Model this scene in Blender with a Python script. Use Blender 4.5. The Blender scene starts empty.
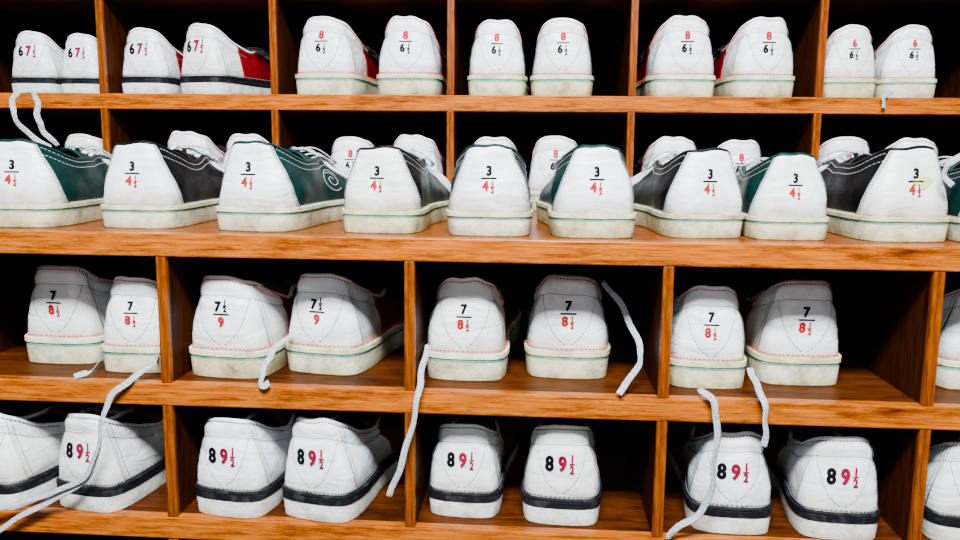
import bpy, bmesh, math, random
from mathutils import Vector, Matrix, noise
from mathutils.bvhtree import BVHTree
random.seed(4)
COL=bpy.context.scene.collection
PITCH_X=0.25; D=0.371; Z1=1.1606; Z2=1.0; Z3=0.84667; Z4=0.7025; T=0.0228

# ------------------------------------------------------------ materials
def mat(name,color,rough=.5,color2=None,nscale=30,nmix=(.45,.7),bump=0,bscale=200,spec=.5,bump2=0,vary=None,grime=None):
    m=bpy.data.materials.new(name); m.use_nodes=True
    nt=m.node_tree; b=nt.nodes['Principled BSDF']
    b.inputs['Base Color'].default_value=(*color,1); b.inputs['Roughness'].default_value=rough
    b.inputs['Specular IOR Level'].default_value=spec
    tc=nt.nodes.new('ShaderNodeTexCoord'); src=tc.outputs['Object']
    oi=nt.nodes.new('ShaderNodeObjectInfo')
    ad=nt.nodes.new('ShaderNodeVectorMath'); ad.operation='ADD'
    cb=nt.nodes.new('ShaderNodeCombineXYZ'); ml=nt.nodes.new('ShaderNodeMath'); ml.operation='MULTIPLY'; ml.inputs[1].default_value=7
    nt.links.new(oi.outputs['Random'],ml.inputs[0]); nt.links.new(ml.outputs[0],cb.inputs[0]); nt.links.new(ml.outputs[0],cb.inputs[2])
    nt.links.new(src,ad.inputs[0]); nt.links.new(cb.outputs[0],ad.inputs[1])
    if color2:
        n=nt.nodes.new('ShaderNodeTexNoise'); n.inputs['Scale'].default_value=nscale; n.inputs['Detail'].default_value=6; n.inputs['Roughness'].default_value=.65
        nt.links.new(ad.outputs[0],n.inputs['Vector'])
        r=nt.nodes.new('ShaderNodeValToRGB'); r.color_ramp.elements[0].position=nmix[0]; r.color_ramp.elements[1].position=nmix[1]
        r.color_ramp.elements[0].color=(*color,1); r.color_ramp.elements[1].color=(*color2,1)
        nt.links.new(n.outputs['Fac'],r.inputs['Fac']); out=r.outputs['Color']
        if vary:
            r3=nt.nodes.new('ShaderNodeValToRGB'); r3.color_ramp.elements[0].color=(1,1,1,1); r3.color_ramp.elements[1].color=(*vary,1)
            nt.links.new(oi.outputs['Random'],r3.inputs['Fac'])
            mx=nt.nodes.new('ShaderNodeMix'); mx.data_type='RGBA'; mx.blend_type='MULTIPLY'; mx.inputs[0].default_value=1
            nt.links.new(out,mx.inputs[6]); nt.links.new(r3.outputs['Color'],mx.inputs[7]); out=mx.outputs[2]
        if grime:
            sx=nt.nodes.new('ShaderNodeSeparateXYZ'); nt.links.new(src,sx.inputs[0])
            mr=nt.nodes.new('ShaderNodeMapRange'); mr.inputs['From Min'].default_value=grime[0]; mr.inputs['From Max'].default_value=grime[1]
            nt.links.new(sx.outputs['Z'],mr.inputs['Value'])
            n4=nt.nodes.new('ShaderNodeTexNoise'); n4.inputs['Scale'].default_value=70; n4.inputs['Detail'].default_value=6
            nt.links.new(ad.outputs[0],n4.inputs['Vector'])
            m4=nt.nodes.new('ShaderNodeMath'); m4.operation='MULTIPLY'; nt.links.new(mr.outputs[0],m4.inputs[0]); nt.links.new(n4.outputs['Fac'],m4.inputs[1])
            m5=nt.nodes.new('ShaderNodeMath'); m5.operation='MULTIPLY'; m5.inputs[1].default_value=1.6; m5.use_clamp=True; nt.links.new(m4.outputs[0],m5.inputs[0])
            mg=nt.nodes.new('ShaderNodeMix'); mg.data_type='RGBA'; mg.blend_type='MULTIPLY'
            nt.links.new(m5.outputs[0],mg.inputs[0]); nt.links.new(out,mg.inputs[6]); mg.inputs[7].default_value=(.50,.43,.31,1); out=mg.outputs[2]
        nt.links.new(out,b.inputs['Base Color'])
    if bump:
        n2=nt.nodes.new('ShaderNodeTexNoise'); n2.inputs['Scale'].default_value=bscale; n2.inputs['Detail'].default_value=3
        nt.links.new(ad.outputs[0],n2.inputs['Vector'])
        bp=nt.nodes.new('ShaderNodeBump'); bp.inputs['Strength'].default_value=bump; bp.inputs['Distance'].default_value=.002
        nt.links.new(n2.outputs['Fac'],bp.inputs['Height'])
        last=bp
        if bump2:
            mpz=nt.nodes.new('ShaderNodeMapping'); mpz.inputs['Scale'].default_value=(1,1,2.4); nt.links.new(ad.outputs[0],mpz.inputs['Vector'])
            n3=nt.nodes.new('ShaderNodeTexNoise'); n3.inputs['Scale'].default_value=16; n3.inputs['Detail'].default_value=5; n3.inputs['Distortion'].default_value=1.6
            nt.links.new(mpz.outputs[0],n3.inputs['Vector'])
            b3=nt.nodes.new('ShaderNodeBump'); b3.inputs['Strength'].default_value=bump2; b3.inputs['Distance'].default_value=.009
            nt.links.new(n3.outputs['Fac'],b3.inputs['Height']); nt.links.new(bp.outputs['Normal'],b3.inputs['Normal']); last=b3
        nt.links.new(last.outputs['Normal'],b.inputs['Normal'])
    return m

def wood(name,axis,base,dark,light,rough=.27,lo=(.24,.15,.10),spec=.18):
    m=bpy.data.materials.new(name); m.use_nodes=True
    nt=m.node_tree; b=nt.nodes['Principled BSDF']; L=nt.links
    tc=nt.nodes.new('ShaderNodeTexCoord')
    mp=nt.nodes.new('ShaderNodeMapping')
    mp.inputs['Scale'].default_value=(8,190,190) if axis=='X' else (190,190,8)
    L.new(tc.outputs['Object'],mp.inputs['Vector'])
    n=nt.nodes.new('ShaderNodeTexNoise'); n.inputs['Scale'].default_value=2.2; n.inputs['Detail'].default_value=8; n.inputs['Roughness'].default_value=.74; n.inputs['Distortion'].default_value=.4
    L.new(mp.outputs['Vector'],n.inputs['Vector'])
    r=nt.nodes.new('ShaderNodeValToRGB'); e=r.color_ramp.elements
    e[0].position=.35; e[0].color=(*dark,1); e[1].position=.64; e[1].color=(*light,1)
    k=e.new(.47); k.color=(*base,1)
    L.new(n.outputs['Fac'],r.inputs['Fac'])
    mp2=nt.nodes.new('ShaderNodeMapping'); mp2.inputs['Scale'].default_value=(1,6,6) if axis=='X' else (6,6,1)
    L.new(tc.outputs['Object'],mp2.inputs['Vector'])
    n2=nt.nodes.new('ShaderNodeTexNoise'); n2.inputs['Scale'].default_value=11; n2.inputs['Detail'].default_value=10; n2.inputs['Roughness'].default_value=.8
    L.new(mp2.outputs['Vector'],n2.inputs['Vector'])
    r2=nt.nodes.new('ShaderNodeValToRGB'); r2.color_ramp.elements[0].position=.36; r2.color_ramp.elements[1].position=.52
    r2.color_ramp.elements[0].color=(*lo,1); r2.color_ramp.elements[1].color=(1.08,1.04,1,1)
    L.new(n2.outputs['Fac'],r2.inputs['Fac'])
    mx=nt.nodes.new('ShaderNodeMix'); mx.data_type='RGBA'; mx.blend_type='MULTIPLY'; mx.inputs[0].default_value=1
    L.new(r.outputs['Color'],mx.inputs[6]); L.new(r2.outputs['Color'],mx.inputs[7])
    L.new(mx.outputs[2],b.inputs['Base Color'])
    b.inputs['Roughness'].default_value=rough; b.inputs['Specular IOR Level'].default_value=spec
    bp=nt.nodes.new('ShaderNodeBump'); bp.inputs['Strength'].default_value=.08; bp.inputs['Distance'].default_value=.001
    L.new(n.outputs['Fac'],bp.inputs['Height']); L.new(bp.outputs['Normal'],b.inputs['Normal'])
    return m

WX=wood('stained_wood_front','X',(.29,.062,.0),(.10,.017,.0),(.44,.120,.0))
WL=wood('stained_wood_shaded_ledge','X',(.15,.031,.0),(.05,.009,.0),(.24,.060,.0),spec=.08)  # same wood, darkened so the ledge top reads less lit
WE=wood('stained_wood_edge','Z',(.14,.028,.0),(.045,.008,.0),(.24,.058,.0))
WI=wood('stained_wood_shaded_board','X',(.045,.009,.0),(.016,.003,.0),(.08,.018,.0),.45,spec=.06)  # same wood in a shaded tone: cubby gloom put into the colour
WZ=wood('stained_wood_shaded_upright','Z',(.024,.005,.0),(.008,.0018,.0),(.048,.011,.0),.5,spec=.04)  # divider wood darkened likewise, shade painted into its colour
WD=wood('shaded_back_wood','X',(.004,.002,.0015),(.002,.001,.001),(.007,.003,.002),.8,spec=.03)  # nearly black to paint in the shade deep inside the cubbies
WARM=(.94,.91,.84)
M_white=mat('white_leather',(.78,.81,.85),.38,(.42,.43,.42),20,(.50,.82),.10,260,bump2=.34,spec=.42,vary=WARM,grime=(.050,.026))
M_white2=mat('white_leather_counter',(.80,.83,.87),.36,(.42,.42,.40),22,(.52,.84),.08,300,bump2=.34,spec=.42,vary=WARM,grime=(.046,.026))
M_green=mat('green_leather',(.001,.020,.018),.40,(.0008,.010,.010),40,(.4,.7),.15,350,spec=.08)
M_black=mat('black_leather',(.002,.002,.0025),.40,(.005,.005,.006),40,(.5,.8),.15,350,spec=.08)
M_red=mat('red_leather',(.16,.001,.004),.5,(.09,.001,.003),30,(.4,.7),.3,350,spec=.1)
M_cream=mat('cream_rubber',(.67,.63,.44),.65,(.15,.11,.06),44,(.43,.80),.35,260,spec=.12,vary=(.86,.80,.62),grime=(.012,.0))
M_solew=mat('white_rubber',(.75,.76,.74),.65,(.24,.20,.15),50,(.46,.82),.35,260,spec=.12,vary=(.90,.88,.81),grime=(.010,.0))
M_teal=mat('teal_rubber_stripe',(.05,.23,.16),.7,(.30,.36,.26),70,(.44,.74),spec=.1)
M_navy=mat('black_rubber_stripe',(.005,.005,.007),.55,(.045,.045,.05),60,(.50,.86),.3,120,spec=.08)
M_orange=mat('orange_thread',(.70,.060,.012),.8,spec=.1)
M_grey=mat('grey_thread',(.13,.14,.15),.8,spec=.1)
M_wthr=mat('white_thread',(.42,.46,.46),.8,spec=.1)
M_dark=mat('dark_lining',(.008,.008,.009),.9,spec=.05)
M_tan=mat('tan_lining',(.40,.26,.12),.8,(.25,.16,.08),50,spec=.1)
M_lace=mat('white_cotton_lace',(.46,.48,.51),.9,(.20,.22,.26),420,(.4,.7),.9,700,spec=.05)
M_inkr=mat('red_ink',(.38,.0,.005),.6,(.60,.16,.16),170,(.62,.84),spec=.05)
M_inkm=mat('maroon_ink',(.19,.001,.024),.6,(.40,.10,.12),170,(.62,.84),spec=.05)
M_inkk=mat('black_ink',(.003,.003,.005),.6,(.13,.13,.14),170,(.62,.84),spec=.05)
M_smudge=mat('yellow_smudge',(.60,.52,.16),.6,(.74,.70,.5),90,(.5,.8),spec=.1)

# ------------------------------------------------------------ helpers
def mk(name,verts,faces,material,smooth=True,parent=None):
    me=bpy.data.meshes.new(name); me.from_pydata([tuple(v) for v in verts],[],faces); me.validate(); me.update()
    me.materials.append(material)
    if smooth:
        for p in me.polygons: p.use_smooth=True
    o=bpy.data.objects.new(name,me); COL.objects.link(o)
    if parent: o.parent=parent
    return o
def empty(name,loc=(0,0,0)):
    o=bpy.data.objects.new(name,None); o.empty_display_size=.05; COL.objects.link(o); o.location=loc; return o
def fixn(o):
    bm=bmesh.new(); bm.from_mesh(o.data); bmesh.ops.recalc_face_normals(bm,faces=bm.faces); bm.to_mesh(o.data); bm.free()
def box(name,x0,x1,y0,y1,z0,z1,material,bev=.0015,parent=None):
    bm=bmesh.new(); c=((x0+x1)/2,(y0+y1)/2,(z0+z1)/2)
    bmesh.ops.create_cube(bm,size=1)
    for v in bm.verts: v.co=Vector((v.co.x*(x1-x0),v.co.y*(y1-y0),v.co.z*(z1-z0)))
    if bev: bmesh.ops.bevel(bm,geom=bm.edges[:],offset=bev,segments=2,affect='EDGES',profile=.5)
    me=bpy.data.meshes.new(name); bm.to_mesh(me); bm.free(); me.materials.append(material)
    o=bpy.data.objects.new(name,me); COL.objects.link(o)
    if parent:
        o.parent=parent; o.location=Vector(c)-parent.location
    else: o.location=c
    return o
def catmull(pts,n):
    P=[Vector(p) for p in pts]; P=[P[0]*2-P[1]]+P+[P[-1]*2-P[-2]]; out=[]
    for i in range(1,len(P)-2):
        for k in range(n):
            t=k/n; a,b,c,d=P[i-1],P[i],P[i+1],P[i+2]
            out.append(.5*((2*b)+(c-a)*t+(2*a-5*b+4*c-d)*t*t+(3*b-a-3*c+d)*t**3))
    out.append(P[-2].copy()); return out
def sweep(path,wid,thk,nrm=None,sides=8,V=None,F=None,closed=False,normals=None):
    V=[] if V is None else V; F=[] if F is None else F
    base=len(V); n=len(path)
    for i,p in enumerate(path):
        if closed: t=path[(i+1)%n]-path[i-1]
        else: t=path[min(i+1,n-1)]-path[max(i-1,0)]
        if t.length<1e-9: t=Vector((0,0,1))
        t.normalize()
        nn=Vector(normals[i]) if normals else Vector(nrm or (0,-1,0))
        nn=nn-t*nn.dot(t)
        if nn.length<1e-3: nn=t.orthogonal()
        nn.normalize(); s=t.cross(nn)
        for k in range(sides):
            a=2*math.pi*k/sides
            V.append(p+s*(wid*.5*math.cos(a))+nn*(thk*.5*math.sin(a)))
    m=n if closed else n-1
    for i in range(m):
        for k in range(sides):
            F.append((base+i*sides+k,base+i*sides+(k+1)%sides,base+((i+1)%n)*sides+(k+1)%sides,base+((i+1)%n)*sides+k))
    if not closed:
        F.append(tuple(base+k for k in range(sides))[::-1]); F.append(tuple(base+(n-1)*sides+k for k in range(sides)))
    return V,F

# ------------------------------------------------------------ shoe surface
FOOT=[(0,0),(.0240,.0018),(.0380,.0100),(.0430,.034),(.0410,.07),(.0375,.11),(.0400,.15),(.0445,.19),(.0455,.225),(.038,.258),(.021,.280),(0,.288)]
RIM_W=[(0,.0105,.1035),(.0140,.0118,.1028),(.0245,.0215,.0968),(.0300,.040,.0860),(.0310,.065,.0770),(.0300,.093,.0710),(.0250,.115,.0740),(.0195,.140,.0750),(.0165,.162,.0720),(.0120,.180,.0670),(.0065,.190,.0640),(0,.193,.0630)]
RIM_S=[(0,.0135,.0878),(.0135,.0143,.0876),(.0225,.0215,.0845),(.0310,.046,.0745),(.0325,.068,.0695),(.0300,.093,.0695),(.0250,.115,.0740),(.0195,.140,.0710),(.0165,.162,.0670),(.0120,.180,.0610),(.0065,.190,.0580),(0,.193,.0570)]
class P: TS=.031; RIM=RIM_W; bulge=.006; inset=.0045; seed=0.0
def crv(Q0,u):
    Q0=[Vector(p if len(p)==3 else (*p,0)) for p in Q0]
    m=lambda v:Vector((-v.x,v.y,v.z))
    Q=[m(Q0[1])]+Q0+[m(Q0[-2])]
    s=min(max(u,0),1)*(len(Q0)-1); i=min(int(s),len(Q0)-2); t=s-i
    a,b,c,d=Q[i],Q[i+1],Q[i+2],Q[i+3]
    return .5*((2*b)+(c-a)*t+(2*a-5*b+4*c-d)*t*t+(3*b-a-3*c+d)*t**3)
_c={}
def foot(u,inset=0):
    s=-1 if u<0 else 1; a=abs(u)
    key=round(a,5)
    if key not in _c:
        p=crv(FOOT,a); e=.004
        t=crv(FOOT,min(a+e,1))-crv(FOOT,max(a-e,0))
        if a<e: t=Vector((1,0,0))
        if a>1-e: t=Vector((-1,0,0))
        t.normalize(); _c[key]=(p,Vector((t.y,-t.x,0)))
    p,n=_c[key]; q=p-n*inset
    return Vector((s*q.x,q.y,0)),Vector((s*n.x,n.y,0))
def S0(u,v):
    s=-1 if u<0 else 1; a=abs(u)
    b,n=foot(a,P.inset); b=b.copy(); b.z=P.TS-.001
    r=crv(P.RIM,a); k=min(max((b.y-.17)/.08,0),1); k=k*k*(3-2*k)
    r.z+=.0032*noise.noise(Vector((s*a*9,P.seed,3.3)))
    hn=n
    P1=b+hn*(.0015+.0040*k)+Vector((0,0,(.026 if P.RIM is RIM_W else .020)*(1-k)+.020*k))
    A=r+hn*P.bulge+Vector((0,0,-.015)); Bp=r+(Vector((b.x,b.y,r.z))-r)*.5+Vector((0,0,.002))
    P2=A.lerp(Bp,k); w=1-v
    p=b*(w**3)+P1*(3*w*w*v)+P2*(3*w*v*v)+r*(v**3)
    return Vector((s*p.x,p.y,p.z))
def SN(u,v):
    e=.006
    du=S0(min(u+e,1),v)-S0(max(u-e,-1),v); dv=S0(u,min(v+.02,1))-S0(u,max(v-.02,0))
    n=du.cross(dv)
    if n.length<1e-9: return Vector((0,0,1))
    n.normalize()
    c=S0(u,v)-Vector((0,min(max(S0(u,v).y,.045),.2),.04))
    return n if n.dot(c)>0 else -n
def S(u,v,off=0):
    p=S0(u,v); n=SN(u,v); q=p+Vector((0,P.seed,0))
    d=(.0020*noise.noise(q*32)+.0006*noise.noise(Vector((q.x*60,q.y*60,q.z*130))))*math.sin(math.pi*min(max(v,0),1))**.5
    if abs(u)<.6: d+=.0016*math.exp(-((v-.86)/.09)**2)-.0012*math.exp(-((v-.70)/.05)**2) if P.RIM is RIM_W else .0008*math.exp(-((v-.90)/.07)**2)
    return p+n*(off+d)
def patch(name,ul,ur,v0,v1,off,nu,nv,material,parent,wrap=False):
    V=[];F=[]
    I=list(range(nu+1)) if wrap else [0]+list(range(nu+1))+[nu]
    J=[0]+list(range(nv+1))+[nv]
    for jj,j in enumerate(J):
        v=v0+(v1-v0)*j/nv
        for ii,i in enumerate(I):
            u=ul(v)+(ur(v)-ul(v))*i/nu
            edge=(jj in(0,len(J)-1)) or (not wrap and ii in(0,len(I)-1))
            V.append(S(u,v,-.0004 if edge else off))
    W=len(I)
    for j in range(len(J)-1):
        for i in range(W-1):
            F.append((j*W+i,j*W+i+1,(j+1)*W+i+1,(j+1)*W+i))
    return mk(name,V,F,material,True,parent)
def stitch(paths,material,parent,name='stitching',off=.0013,r=.0010,step=.0042):
    V=[];F=[]
    for fn,length in paths:
        n=max(int(length/step),2)
        for i in range(n):
            a=fn(i/n); b=fn((i+.62)/n)
            sweep([S(a[0],a[1],off),S(b[0],b[1],off)],r,r*.8,SN(*a),4,V,F)
    return mk(name,V,F,material,False,parent)
def rings(name,prof,material,parent,cap0=False,cap1=False,N=96):
    V=[];F=[]
    us=[-1+2*i/N for i in range(N)]
    for ins,z in prof:
        for u in us:
            p,_=foot(u,ins); V.append(Vector((p.x,p.y,z)))
    for j in range(len(prof)-1):
        for i in range(N):
            F.append((j*N+i,j*N+(i+1)%N,(j+1)*N+(i+1)%N,(j+1)*N+i))
    if cap0: F.append(tuple(range(N))[::-1])
    if cap1: F.append(tuple((len(prof)-1)*N+i for i in range(N)))
    o=mk(name,V,F,material,True,parent); fixn(o)
    o.data.set_sharp_from_angle(angle=math.radians(28)); return o

# ------------------------------------------------------------ printed numbers
def glyph(text,size,bold=.032):
    cu=bpy.data.curves.new('t','FONT'); cu.body=text; cu.size=size; cu.offset=bold*size; cu.resolution_u=4
    ob=bpy.data.objects.new('t',cu); COL.objects.link(ob)
    dg=bpy.context.evaluated_depsgraph_get(); me=ob.evaluated_get(dg).to_mesh()
    V=[(v.co.x,v.co.y) for v in me.vertices]; F=[tuple(p.vertices) for p in me.polygons]
    ob.evaluated_get(dg).to_mesh_clear(); bpy.data.objects.remove(ob); bpy.data.curves.remove(cu)
    xs=[v[0] for v in V]; ys=[v[1] for v in V]; cx=(min(xs)+max(xs))/2; cy=(min(ys)+max(ys))/2
    V=[(x-cx,y-cy) for x,y in V]; V2=[];F2=[]
    for dx,dy in((-.034,0),(.034,0),(0,.016),(0,-.016)):      # struck four times for a bold weight
        o=len(V2); V2+=[(x+dx*size,y+dy*size) for x,y in V]; F2+=[tuple(i+o for i in f) for f in F]
    return V2,F2
def barg(w,h): return [(-w/2,-h/2),(w/2,-h/2),(w/2,h/2),(-w/2,h/2)],[(0,1,2,3)]
def number(name,pieces,material,bvh,parent,narrow=.88):
    bm=bmesh.new()
    for (V,F),cx,cz in pieces:
        vs=[bm.verts.new((x*narrow+cx,0,y+cz)) for x,y in V]
        for f in F:
            try: bm.faces.new([vs[i] for i in f])
            except ValueError: pass
    for k in range(-12,13):
        g=bm.verts[:]+bm.edges[:]+bm.faces[:]
        bmesh.ops.bisect_plane(bm,geom=g,plane_co=(k*.002,0,0),plane_no=(1,0,0),dist=1e-6)
    for k in range(0,24):
        g=bm.verts[:]+bm.edges[:]+bm.faces[:]
        bmesh.ops.bisect_plane(bm,geom=g,plane_co=(0,0,.035+k*.0025),plane_no=(0,0,1),dist=1e-6)
    for v in bm.verts:
        h=bvh.ray_cast(Vector((v.co.x,-.2,v.co.z)),Vector((0,1,0)))
        v.co.y=(h[0].y if h[0] else 0)-.0008
    me=bpy.data.meshes.new(name); bm.to_mesh(me); bm.free(); me.materials.append(material)
    o=bpy.data.objects.new(name,me); COL.objects.link(o); o.parent=parent; return o
def half(x,z,h):
    g=h*.54/.73
    return [(glyph('1',g),x,z+h*.36),(barg(h*.50,h*.10),x,z),(glyph('2',g),x,z-h*.37)]
def stacked(parent,bvh,top,bot,ctop,cbot,zc,h,half_top=False,half_bot=True):
    s=h/.73; gap=h*.80
    t=[(glyph(top,s),-(h*.34 if half_top else 0),zc+gap)]
    if half_top: t+=half(h*.38,zc+gap*1.12,h)
    barp=[(barg(h*1.85,h*.15),0,zc)]
    b=[(glyph(bot,s),-(h*.36 if half_bot else 0),zc-gap)]
    if half_bot: b+=half(h*.38,zc-gap*1.12,h)
    if ctop==M_inkk: number('printed_number',t+barp,ctop,bvh,parent); number('printed_number',b,cbot,bvh,parent)
    else: number('printed_number',t,ctop,bvh,parent); number('printed_number',b+barp,cbot,bvh,parent)
def sidebyside(parent,bvh,a,b,zc,h):
    s=h/.73
    number('printed_number',[(glyph(a,s),-h*.80,zc)],M_inkk,bvh,parent,.78)
    number('printed_number',[(glyph(b,s),h*.06,zc)]+half(h*.70,zc,h),M_inkm,bvh,parent,.78)

# ------------------------------------------------------------ shoe kinds
def build(kind):
    root=empty('bowling_shoe')
    P.seed=len(PROTO)*1.37; kind=kind.split('#')[0]
    saddle=kind in('green','black'); navy=kind in('navy8','navy6')
    P.TS=.0238 if saddle else .0288
    P.RIM=RIM_S if saddle else RIM_W; P.bulge=.0044; P.inset=.0046
    k=P.TS/.0276
    top=(.0178 if navy else .0190)*k
    rings('outsole',[(.012,.0),(.0034,.0),(.0026,.0010),(.0011,top-.0012),(.0010,top)],M_solew if navy else M_cream,root,cap0=True)
    if navy: rings('sole_stripe',[(.003,top),(.0010,top),(.0002,top+.0008),(.0002,.0245*k),(.001,.0252*k),(.004,.0252*k)],M_navy,root)
    else:    rings('sole_stripe',[(.003,top),(.0011,top),(.0009,.0222*k),(.003,.0222*k)],M_teal,root)
    zt=(.0252 if navy else .0222)*k
    rings('welt',[(.004,zt),(.0002,zt),(-.0002,zt+.0005),(-.0002,.0272*k),(.0002,.0276*k),(.009,.0277*k)],M_navy if navy else M_cream,root,cap1=True)
    patch('upper',lambda v:-1,lambda v:1,0,1,0,110,18,M_white,root,wrap=True)
    if saddle:
        cm=M_green if kind=='green' else M_black
        e=lambda v:.272-.128*v
        hc=patch('heel_counter',lambda v:-e(v),e,.0,.985,.0014,40,20,M_white2,root)
        q2=lambda v:.70-.12*v
        patch('quarter',lambda v:e(v)-.02,q2,0,1,.0006,30,18,cm,root)
        patch('quarter',lambda v:-q2(v),lambda v:-(e(v)-.02),0,1,.0006,30,18,cm,root)
        st=[]
        for sgn in(1,-1):
            for d in(.009,.018): st.append((lambda t,s=sgn,d=d:(s*(e(.02+.95*t)-d),.02+.95*t),.07))
        stitch(st,M_grey,root,off=.0020,r=.0010,step=.0034)
        st=[]
        for sgn in(1,-1):
            st.append((lambda t,s=sgn:(s*(q2(t)-.012),.02+.95*t),.07))
            st.append((lambda t,s=sgn:(s*(.17+.42*t),.93),.11))
            st.append((lambda t,s=sgn:(s*(.17+.42*t),.80),.11))
            st.append((lambda t,s=sgn:(s*(e(.03)+.01+.3*t),.03),.11))
        stitch(st,M_wthr,root,off=.001,r=.0006)
        bind=cm; lining=M_tan if kind=='black' else M_dark
    else:
        e=lambda v:.25-.09*v
        hc=patch('heel_counter',lambda v:-e(v),e,.0,.985,.0012,40,20,M_white2,root)
        a0={'navy6':.355,'navy8':.50}.get(kind,.385)
        a=lambda v:a0-.03*v; b=lambda v:.70-.10*v
        patch('saddle',a,b,0,1,.0011,22,18,M_red,root)
        patch('saddle',lambda v:-b(v),lambda v:-a(v),0,1,.0011,22,18,M_red,root)
        tm=M_orange if not navy else M_grey
        stitch([(lambda t:(-.62+1.24*t,.045),.30),(lambda t:(-.40+.8*t,.95),.18)],tm,root,off=.0016,r=.0014)
        st=[]
        for sgn in(1,-1):
            st.append((lambda t,s=sgn:(s*.150*(1-t)**.7,.72-.64*t),.06))
            st.append((lambda t,s=sgn:(s*(e(t)-.012),.03+.92*t),.07))
            st.append((lambda t,s=sgn:(s*(e(t)+.014),.03+.92*t),.07))
        st.append((lambda t:(-.40+.8*t,.705),.18))
        stitch(st,M_grey,root,off=.0016,r=.0008,step=.0030)
        bind=M_white2; lining=M_dark
    pts=[];nn=[]
    for i in range(120):
        u=-1+2*i/120; pts.append(S(u,1)+Vector((0,0,-.0004))); nn.append(SN(u,.97))
    V,F=sweep(pts,.0048,.0048,None,8,closed=True,normals=nn); mk('collar_binding',V,F,bind,True,root)
    V=[];F=[];N=80
    for j,(f,z) in enumerate(((.97,None),(.90,-.010),(1.02,.050),(1.0,.036))):
        for i in range(N):
            u=-1+2*i/N; r=S(u,1); c=Vector((0,.095,r.z)); p=c+(r-c)*f
            if j==0: p.z=r.z-.001
            elif j==1: p.z=r.z+z
            else: p.z=min(z,r.z-.012)
            V.append(p)
    for j in range(3):
        for i in range(N): F.append((j*N+i,j*N+(i+1)%N,(j+1)*N+(i+1)%N,(j+1)*N+i))
    F.append(tuple(3*N+i for i in range(N)))
    mk('lining',V,F,lining,True,root)
    V=[];F=[];a_,b_=12,10; zr=[(.190,P.RIM[9][2]),(.105,P.RIM[6][2])]
    for dz in(0,-.003):
        for j in range(b_+1):
            t=j/b_; y=.190-.090*t; z=zr[0][1]-.001+(zr[1][1]+.009-zr[0][1])*t; w=.012+.015*t-(.008*max(0,t-.85)/.15)
            for i in range(a_+1):
                s=-1+2*i/a_; V.append(Vector((s*w,y,z+dz-.009*s*s*(.4+t))))
    W=a_+1;K=W*(b_+1)
    for j in range(b_):
        for i in range(a_):
            q=(j*W+i,j*W+i+1,(j+1)*W+i+1,(j+1)*W+i); F.append(q); F.append(tuple(K+k2 for k2 in q[::-1]))
    for j in range(b_):
        for i in(0,a_): F.append((j*W+i,(j+1)*W+i,K+(j+1)*W+i,K+j*W+i))
    for i in range(a_): F.append((b_*W+i,b_*W+i+1,K+b_*W+i+1,K+b_*W+i))
    mk('tongue',V,F,(M_green if kind=='green' else M_black if kind=='black' else M_red),True,root)
    V=[];F=[]
    for j in range(4):
        ua=.56+.062*j
        for sg in(1,-1):
            A=S(sg*ua,1)+Vector((sg*.003,0,.001)); B=S(-sg*(ua+.045),1)+Vector((-sg*.003,0,.001)); C=(A+B)/2+Vector((0,0,.008+(.0015 if sg>0 else 0)))
            sweep(catmull([A,C,B],8),.005,.0016,(0,-.3,1),6,V,F)
    A=S(.56,1); z=A.z+.009; y=A.y
    for sg in(1,-1):
        sweep(catmull([(0,y,z),(sg*.014,y+.016,z+.001),(sg*.028,y+.032,z-.012),(sg*.024,y+.040,z-.017),(sg*.010,y+.022,z-.004),(0,y+.002,z)],7),.005,.0016,(0,-.3,1),6,V,F)
    mk('laces',V,F,M_lace,True,root)
    bm=bmesh.new(); bm.from_mesh(hc.data); bvh=BVHTree.FromBMesh(bm); bm.free(); BV[kind]=bvh
    if saddle: stacked(root,bvh,'3','4',M_inkk,M_inkr,.0570,.0092)
    elif kind=='w85': stacked(root,bvh,'7','8',M_inkk,M_inkr,.067,.0096)
    elif kind=='w9': stacked(root,bvh,'7','9',M_inkk,M_inkr,.067,.0098,True,False)
    elif kind=='w65': stacked(root,bvh,'8','6',M_inkr,M_inkk,.072,.0105)
    elif kind=='w66': stacked(root,bvh,'6','6',M_inkr,M_inkk,.072,.0105)
    elif kind=='navy8': sidebyside(root,bvh,'8','9',.066,.0155)
    elif kind=='navy6': sidebyside(root,bvh,'6','7',.073,.0165)
    return root
PROTO={}; BV={}
def shoe(kind,loc,yaw,scale,label,group):
    if kind not in PROTO:
        r=build(kind); PROTO[kind]=(r,[c for c in bpy.data.objects if c.parent==r])
    else:
        pr,pk=PROTO[kind]; r=pr.copy(); COL.objects.link(r)
        for c in pk:
            d=c.copy(); d.parent=r; COL.objects.link(d)
    r.location=loc; r.rotation_euler=(0,0,-math.radians(yaw)); r.scale=(scale,scale,min(scale,1.03)*random.uniform(.98,1.02))
    r['label']=label; r['category']='shoe'; r['group']=group
    return r

LAB={'green':'green and white bowling shoe, cream sole, marked 3 over 4½',
'black':'black and white bowling shoe, cream sole, marked 3 over 4½',
'w85':'white bowling shoe with orange stitching, marked 7 over 8½',
'w9':'white bowling shoe with orange stitching, marked 7½ over 9',
'navy8':'white bowling shoe with dark striped sole, marked 8 and 9½',
'navy6':'white bowling shoe with dark striped sole, marked 6 and 7½',
'w65':'white bowling shoe with cream sole, marked 8 over 6½',
'w66':'white bowling shoe with cream sole, marked 6 over 6½'}
G={'l':'shoes lined up on the front ledge','t':'white shoes in the cubbies below the ledge','b':'shoes in the lowest visible cubbies','u':'white shoes in the top cubbies','k':'white shoes standing behind the ledge row'}
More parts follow.
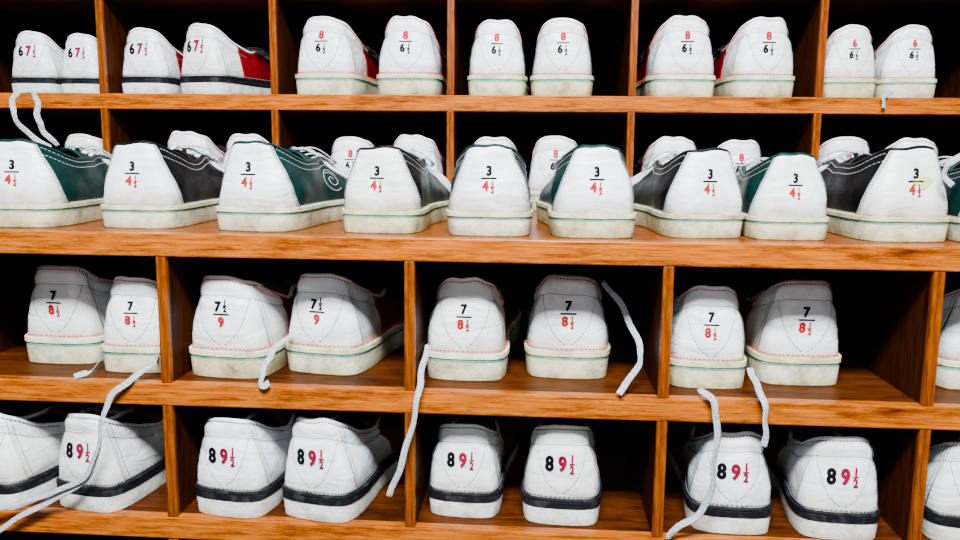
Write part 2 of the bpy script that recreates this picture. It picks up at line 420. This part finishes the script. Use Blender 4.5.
# kind, heel x, heel y (metres), heading (degrees), size factor
ROWS={
'l':(Z2,[('green',-.4207,.0291,0,1.06),('black',-.2974,.0399,2,1.04),('green',-.1712,.0295,8,1.06),('black',-.0387,.0317,3.75,1.0),('green',.0754,.0213,-1.25,1.04),('green',.1813,.0200,-3.5,1.02),('black',.2941,.0388,-7,.98),('green',.3744,.0333,-1,.94),('black',.4885,.0340,-6,1.06),('green',.5771,.0223,0,1.0)]),
't':(Z3,[('w85',-.4007,.0578,1.25,1.10),('w85#1',-.3012,.0315,-.25,.98),('w9',-.2002,.0221,6,1.09),('w9#1',-.1071,.0477,11.75,1.09),('w85#2',.0501,.0380,2,1.04),('w85#1',.1582,.0569,1,1.08),('w85#3',.3007,.0351,.5,.98),('w85',.4004,.0563,-1.25,1.06),('w85#2',.5814,.0573,-2,1.03)]),
'b':(Z4,[('navy8',-.4586,.0030,15.5,1.0),('navy8#1',-.3520,.0047,12.75,1.0),('navy8#2',-.1964,.0040,9,1.0),('navy8',-.1034,.0035,12.5,1.02),('navy8#1',.0502,.0249,4,.94),('navy8#2',.1532,.0158,3,.99),('navy8',.3258,.0114,3,1.02),('navy8#1',.4316,.0081,3,1.0),('navy8#2',.5596,.0071,3,1.0)]),
'u':(Z1,[('navy6',-.6279,.4010,-.75,.86),('navy6',-.5527,.4010,.75,.84),('navy6',-.4565,.3960,3.5,.90),('navy6',-.3753,.4010,18,.98),('w65',-.1864,.3860,6,1.12),('w65#1',-.0659,.3860,2,1.10),('w65#2',.0627,.3860,-.5,1.0),('w65',.1548,.3860,.5,1.06),('w65#1',.3251,.3860,-4,1.10),('w65#2',.4345,.3860,-5,1.08),('w66',.5478,.3860,.25,.90),('w66',.6266,.3860,2,.90)]),
'k':(Z2,[('w65',-.5489,.3830,-1,.98),('w65#1',-.3903,.3830,-2.25,1.04),('w65#2',-.3024,.3830,-.25,1.0),('w65',-.1454,.3830,-2,.98),('w65#1',-.0559,.3830,0,1.02),('w65#2',.0591,.3830,.75,1.0),('w65',.1479,.3830,2.25,1.0),('w65#1',.3146,.3830,-.75,1.04),('w65#2',.4053,.3830,.75,1.0),('w65',.5508,.3830,2,1.06),('w65#1',.6410,.3830,4.25,1.04)])}
SH={}
for key,(z,rw) in ROWS.items():
    for n_,(kind,x,y,yaw,sc) in enumerate(rw): SH[(key,n_)]=shoe(kind,(x,y,z),yaw,sc,LAB[kind.split('#')[0]],G[key])
SH[('l',2)]['label']='green and white bowling shoe with pale spiral emblem on its side'
SH[('l',8)]['label']='black and white bowling shoe with yellowish smudge on its number'
P.RIM=RIM_S; P.TS=.0238; P.bulge=.0044; P.inset=.0046; P.seed=0
V=[];F=[]
for fn,n in((lambda t:(.0130,t*1.6*math.pi+.3),40),(lambda t:(.002+.0080*t,t*2.6*math.pi),40)):
    pts=[];nn=[]
    for i in range(n+1):
        r,a=fn(i/n); u=.535+r*math.cos(a)/.27; v=.46+r*math.sin(a)/.055
        pts.append(S(u,v,.0012)); nn.append(SN(u,v))
    sweep(pts,.0010,.0006,None,5,V,F,normals=nn)
mk('emblem',V,F,M_wthr,True,SH[('l',2)])
V=[Vector((.0065+.0095*math.cos(a)*(1+.25*math.sin(3*a)),0,.0560+.0058*math.sin(a)*(1+.2*math.cos(4*a)))) for a in [i*math.pi/12 for i in range(24)]]
V.append(Vector((.0065,0,.0560)))
for v in V:
    h=BV['black'].ray_cast(Vector((v.x,-.2,v.z)),Vector((0,1,0))); v.y=h[0].y-.00055
mk('yellow_smudge',V,[(i,(i+1)%24,24) for i in range(24)],M_smudge,True,SH[('l',8)])

# ------------------------------------------------------------ shelving
XL,XR=-1.125,1.125; DEP=.40; UD=D+.34; NO=.014  # front strips are added parts; wood behind them takes a painted-in shade tone
low=empty('cubby_shelf',(0,0,0)); low['label']='orange-brown stained wooden cubby shelf holding rental shoes'; low['category']='shelf'
box('added_lit_front_strip',XL,XR,0,NO,Z2-T,Z2,WX,.0012,parent=low); box('ledge_board',XL,XR,NO,UD,Z2-T,Z2,WL,.0004,parent=low)
for z in(Z3,Z4,.563):
    box('added_lit_front_strip',XL,XR,0,NO,z-T,z,WX,.0012,parent=low); box('shelf_board',XL,XR,NO,DEP,z-T,z,WI,.0004,parent=low)
for z0,z1 in((Z3,Z2-T),(Z4,Z3-T),(.563,Z4-T)):
    for i in range(-4,5):
        box('added_lit_front_strip',i*PITCH_X-.0052,i*PITCH_X+.0052,.001,.008,z0,z1,WE,.001,parent=low)
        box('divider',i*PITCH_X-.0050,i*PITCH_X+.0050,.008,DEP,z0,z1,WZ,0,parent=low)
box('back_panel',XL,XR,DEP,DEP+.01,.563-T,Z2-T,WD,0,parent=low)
box('plinth',XL,XR,.03,UD,0,.563-T,WD,parent=low)
up=empty('cubby_shelf',(0,D,Z2)); up['label']='stained wooden cubby shelf set back on the ledge'; up['category']='shelf'
ZT=1.315
for z in(Z1,ZT):
    box('added_lit_front_strip',XL,XR,D,D+NO,z-T*.95,z,WX,.0012,parent=up); box('shelf_board',XL,XR,D+NO,UD,z-T*.95,z,WI,.0004,parent=up)
for z0,z1 in((Z2,Z1-T*.95),(Z1,ZT-T*.95)):
    for i in range(-4,5):
        box('added_lit_front_strip',i*PITCH_X-.005,i*PITCH_X+.005,D+.001,D+.008,z0,z1,WE,.001,parent=up)
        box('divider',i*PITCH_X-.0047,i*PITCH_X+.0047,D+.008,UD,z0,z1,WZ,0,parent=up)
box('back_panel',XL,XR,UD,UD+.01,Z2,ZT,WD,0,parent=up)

M_floor=mat('carpet',(.05,.045,.05),.9,(.09,.08,.09),60); M_wall=mat('wall_paint',(.25,.22,.2),.8,(.28,.25,.22),8)
f=box('floor',-3,3,-3.2,.9,-.05,0,M_floor,0); f['kind']='structure'
wl=box('wall_back',-3,3,UD+.02,UD+.12,0,2.8,M_wall,0); wl['kind']='structure'

# ------------------------------------------------------------ loose laces (metres)
def lace(owner,pts,wid=.0068):
    Q=catmull(pts,10); nn=[]; ph=pts[0][0]*9
    for i,p in enumerate(Q):
        a=.55*math.sin(i*.17+ph); nn.append((math.sin(a),-math.cos(a),.45)); p.x+=.0008*math.sin(i*.5+ph)
    V,F=sweep(Q,wid,.0010,None,8,normals=nn)
    root=SH[owner]
    Mi=(Matrix.Translation(root.location)@root.rotation_euler.to_matrix().to_4x4()@Matrix.Diagonal((*root.scale,1))).inverted()
    mk('loose_lace',[Mi@v for v in V],F,M_lace,True,root)
lace(('t',1),[(-.2784,.05,.8666),(-.2692,.012,.8636),(-.2874,-.004,.8485),(-.3039,-.010,.8330),(-.3139,-.012,.8050),(-.3200,-.012,.7730),(-.3377,-.012,.7433),(-.3778,-.012,.7189),(-.4139,-.012,.6988),(-.4393,-.012,.6800)])
lace(('t',1),[(-.3100,-.013,.8130),(-.3200,-.0145,.7760),(-.3330,-.0145,.7500),(-.3650,-.0145,.7330),(-.4000,-.014,.7200),(-.4400,-.014,.7080),(-.4700,-.014,.6960)],.0058)
lace(('t',0),[(-.3436,.05,.8559),(-.3359,.012,.8542),(-.3500,.006,.8491)])
lace(('t',3),[(-.1347,.055,.8901),(-.1432,.03,.8816),(-.1471,.012,.8712),(-.1503,.002,.8592),(-.1485,-.004,.8485),(-.1403,-.004,.8519)])
lace(('t',4),[(.0159,.02,.8894),(.0120,.004,.8655),(.0100,-.010,.8450),(.0033,-.012,.8107),(-.0078,-.012,.7709),(-.0190,-.012,.7401)])
lace(('t',5),[(.1925,.07,.9497),(.2103,.075,.9301),(.2242,.06,.9035),(.2324,.045,.8819),(.2249,.02,.8694),(.2053,-.005,.8516)])
lace(('t',6),[(.2839,.002,.8570),(.2942,-.010,.8499),(.2997,-.012,.8259),(.2989,-.012,.7857),(.2963,-.010,.7510),(.2833,-.008,.7289),(.2663,-.008,.7178),(.2590,-.008,.7060)])
lace(('t',7),[(.3340,.012,.8768),(.3384,.004,.8631),(.3431,-.010,.8495),(.3457,-.012,.8275),(.3451,-.012,.8055)])
lace(('l',0),[(-.4358,.13,1.0826),(-.4555,.125,1.0970),(-.4686,.12,1.1158),(-.4695,.12,1.1358),(-.4605,.12,1.1458),(-.4476,.12,1.1459),(-.4414,.12,1.1338),(-.4415,.12,1.1160),(-.4386,.125,1.1006),(-.4261,.13,1.0849)])
lace(('u',10),[(.5955,D+.004,1.1696),(.5829,D-.006,1.1622),(.5808,D-.008,1.1464)])
lace(('l',8),[(.5374,.04,1.0898),(.5177,.03,1.0801),(.5087,.03,1.0687),(.5172,.03,1.0556)])

# ------------------------------------------------------------ light
def area(name,loc,tgt,sx,sy,e,c):
    l=bpy.data.lights.new(name,'AREA'); l.shape='RECTANGLE'; l.size=sx; l.size_y=sy; l.energy=e; l.color=c
    o=bpy.data.objects.new(name,l); COL.objects.link(o); o.location=loc
    o.rotation_euler=(Vector(tgt)-Vector(loc)).to_track_quat('-Z','Y').to_euler(); return o
area('ceiling_and_fill_light',(.12,-1.05,2.12),(.05,.1,1.02),.8,.25,170,(.90,.955,1))
area('ceiling_and_fill_light',(.1,-2.3,1.9),(0,.1,.95),.9,.4,16,(.90,.955,1))  # added frontal fill that brightens below the ledge, not a real fixture
w=bpy.data.worlds.new('world'); bpy.context.scene.world=w; w.use_nodes=True
w.node_tree.nodes['Background'].inputs[0].default_value=(.5,.62,.8,1); w.node_tree.nodes['Background'].inputs[1].default_value=.005

cam=bpy.data.cameras.new('camera'); co=bpy.data.objects.new('camera',cam); COL.objects.link(co)
cam.sensor_width=36; cam.lens=818.5/960*36; cam.clip_start=.01
p_,y_,r_=-0.14378,-0.06844,0.01019
FF=Vector((math.sin(y_)*math.cos(p_),math.cos(y_)*math.cos(p_),math.sin(p_)))
r0=Vector((math.cos(y_),-math.sin(y_),0)); u0=r0.cross(FF)
RR=r0*math.cos(r_)+u0*math.sin(r_); UU=-r0*math.sin(r_)+u0*math.cos(r_)
Mx=Matrix((RR,UU,-FF)).transposed().to_4x4(); Mx.translation=Vector((0.12289,-0.78299,1.08359)); co.matrix_world=Mx
bpy.context.scene.camera=co
